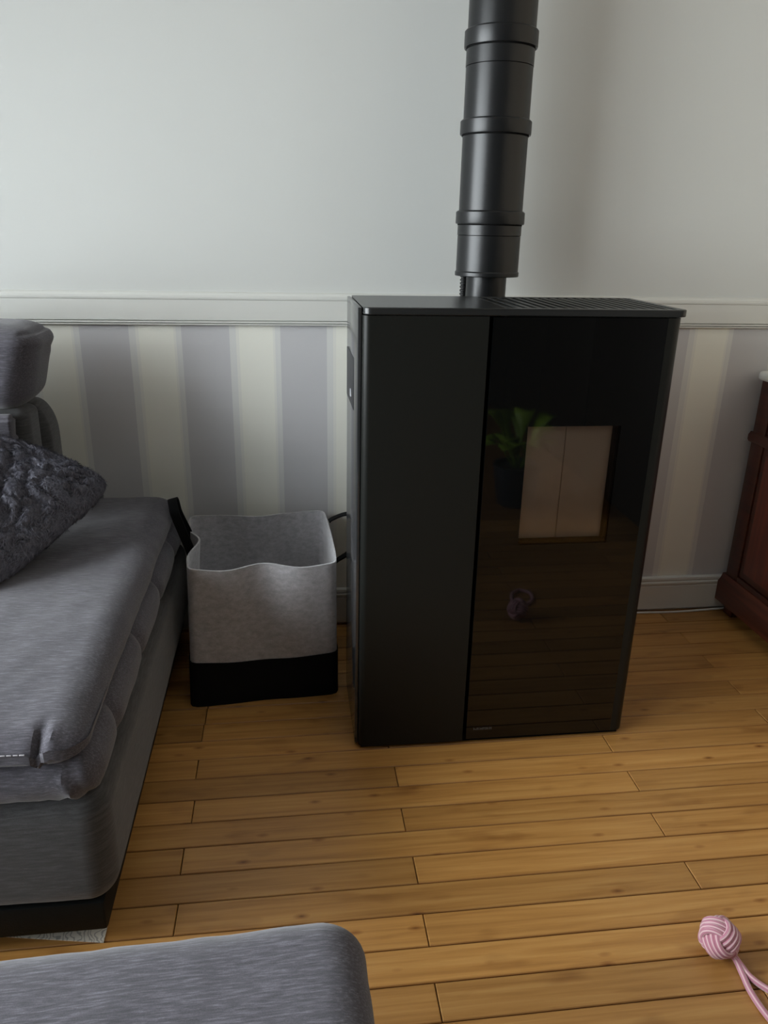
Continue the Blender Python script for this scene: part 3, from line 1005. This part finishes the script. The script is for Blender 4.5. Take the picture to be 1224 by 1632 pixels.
for (lx, ly) in ((CX + 0.035, CY1 - 0.025), (CX + 0.035, CY0 + 0.025), (XR - 0.06, CY1 - 0.025), (XR - 0.06, CY0 + 0.025)):
    link('foot', rbox(lx - 0.022, lx + 0.022, ly - 0.022, ly + 0.022, 0, 0.048, 0.003), M['mahogany_dark'], cb)
top = arc(CX + 0.006, CY1 - 0.018 + 0.004, 0.024, 90, 180, 6) + arc(CX + 0.006, CY0 + 0.006, 0.024, 180, 270, 6) + [(XR - 0.016, CY0 - 0.018), (XR - 0.016, CY1 + 0.010)]
o = link('marble_top', prism(bmesh.new(), top, 'z', 0.752, 0.776), M['marble'], cb)
md = o.modifiers.new('edge', 'BEVEL'); md.width = 0.008; md.segments = 3; md.limit_method = 'ANGLE'

# ================================================================== SMALL THINGS
# white cable along the baseboard
cp = smooth_path([(0.66, -0.020, 0.0035), (0.80, -0.019, 0.0035), (0.974, -0.0205, 0.0035), (1.05, -0.024, 0.0035), (1.116, -0.0235, 0.0035), (1.19, -0.0185, 0.0035), (1.26, -0.0185, 0.006), (1.34, -0.020, 0.0035)], 6)
cable = link('power_cable', tube(bmesh.new(), cp, 0.0036, 8), M['white_plastic'])
tag(cable, 'thin white cable lying along the foot of the baseboard', 'cable')

# printed sheet under the sofa's front corner
bm = bmesh.new()
cc = Vector((-0.466, -1.0835))
qs = [cc, cc + Vector((0.0, 0.15)), cc + Vector((-0.205, 0.19)), cc + Vector((-0.205, 0.036))]
prism(bm, [(q.x, q.y) for q in qs], 'z', 0.0, 0.0015)
pap = link('paper_sheet', bm, M['paper'], None, False)
tag(pap, 'pale printed paper sheet on the floor under the sofa front corner', 'paper')

# rope toy: a woven ball knot with a loop
BC = Vector((0.560, -1.212, 0.0362))
toy = thing('rope_toy', 'pink and white rope dog toy with a knotted ball on the floor', 'dog toy', (BC.x, BC.y, 0))
tow = (CAM_LOC - BC).normalized()
sr = (RV - tow * RV.dot(tow)).normalized()
su = tow.cross(sr)
def dirn(deg):
    a = math.radians(deg)
    return math.sqrt(2 / 3) * (math.cos(a) * sr + math.sin(a) * su) + math.sqrt(1 / 3) * tow
bx, by, bz = dirn(131), dirn(251), dirn(11)
rotm = Matrix((bx, by, bz)).transposed()
ball = bmesh.new()
Rb, dl, tr_ = 0.0262, 0.0042, 0.0046
for k in range(3):
    for o_ in (-1.5, -0.5, 0.5, 1.5):
        pts = []
        for i in range(56):
            th = 2 * math.pi * i / 56
            off = o_ * 0.0084
            r_ = Rb + dl * math.cos(2 * th) - 0.0016 * (abs(o_) - 0.5)
            loc = [0, 0, 0]
            # circle about axis k; theta measured from axis k+2 (over there), k+1 (under)
            loc[k] = off * (1 - 0.10 * math.cos(2 * th))
            loc[(k + 2) % 3] = r_ * math.cos(th)
            loc[(k + 1) % 3] = r_ * math.sin(th)
            pts.append(BC + rotm @ Vector(loc))
        tube(ball, pts, tr_, 10, True)
for v in ball.verts:
    v.co.z = max(v.co.z, 0.0012)
link('knot_ball', ball, M['rope'], toy)
core = bmesh.new()
bmesh.ops.create_uvsphere(core, u_segments=20, v_segments=12, radius=0.0235, matrix=Matrix.Translation(BC))
link('core', core, plain('pink_core', srgb(176, 118, 136), 0.9), toy)
lp1 = smooth_path([(0.570, -1.222, 0.020), (0.5795, -1.236, 0.0120), (0.5790, -1.262, 0.0062), (0.5755, -1.290, 0.0056), (0.5785, -1.330, 0.0056), (0.592, -1.378, 0.0056), (0.622, -1.405, 0.0056), (0.650, -1.385, 0.0056), (0.652, -1.345, 0.0056), (0.634, -1.315, 0.0056), (0.607, -1.290, 0.0056), (0.590, -1.266, 0.0058), (0.5845, -1.246, 0.0085), (0.576, -1.226, 0.017)], 8)
link('rope_loop', tube(bmesh.new(), lp1, 0.0053, 12), M['rope'], toy)

# ================================================================== BEHIND THE CAMERA (mirrored in the stove glass)
sb = thing('sideboard', 'unseen dark low sideboard added behind the camera to darken the stove glass reflection', 'sideboard', (1.45, -3.0, 0))
dk = plain('dark_stained_wood', srgb(40, 30, 25), 0.5)
link('body', rbox(1.22, 1.68, -4.4, -1.75, 0.06, 0.98, 0.004), dk, sb)  # never in view; added so the stove glass mirrors a dark room
link('top', rbox(1.19, 1.685, -4.43, -1.72, 0.98, 1.01, 0.004), dk, sb)
for k in range(4):
    y0 = -4.38 + k * 0.655
    d = link('door', rbox(1.205, 1.2205, y0, y0 + 0.645, 0.10, 0.96, 0.003), dk, sb)
for (lx, ly) in ((1.27, -4.34), (1.27, -1.81), (1.63, -4.34), (1.63, -1.81)):
    link('leg', rbox(lx - 0.025, lx + 0.025, ly - 0.025, ly + 0.025, 0, 0.06), dk, sb)
PX, PY = 0.86, -2.28
plant = thing('potted_plant', 'broad-leaved green plant in a dark pot right of the camera, mirrored in the stove glass', 'plant', (PX, PY, 0))
pot = link('pot', lathe(bmesh.new(), [(0.075, 0.0), (0.080, 0.006), (0.105, 0.17), (0.108, 0.185), (0.098, 0.185), (0.094, 0.165)], PX, PY, 32), M['pot'], plant)
link('soil', lathe(bmesh.new(), [(0.02, 0.150), (0.0935, 0.160), (0.05, 0.168), (0.001, 0.170)], PX, PY, 24), M['soil'], pot)
rnd = random.Random(4)
for k in range(16):
    az = k * 2.4 + rnd.uniform(-0.2, 0.2)
    L_ = rnd.uniform(0.13, 0.20)
    up = rnd.uniform(0.10, 0.24)
    d = Vector((math.cos(az), math.sin(az), 0))
    w = Vector((-d.y, d.x, 0))
    bm = bmesh.new()
    rows = []
    for i in range(9):
        t = i / 8
        c = Vector((PX, PY, 0.165)) + d * (0.02 + L_ * t) + Vector((0, 0, up * math.sin(min(1, t * 1.25) * 1.75)))
        hw = 0.004 if t < 0.3 else 0.045 * math.sin(math.pi * (t - 0.28) / 0.74) + 0.002
        rows.append([bm.verts.new(c - w * hw + Vector((0, 0, 0.3 * hw))), bm.verts.new(c), bm.verts.new(c + w * hw + Vector((0, 0, 0.3 * hw)))])
    for a, b in zip(rows, rows[1:]):
        for q in range(2):
            bm.faces.new((a[q], a[q + 1], b[q + 1], b[q]))
    lf = link('leaf', bm, M['leaf'], plant)
    sd = lf.modifiers.new('thick', 'SOLIDIFY'); sd.thickness = 0.0012
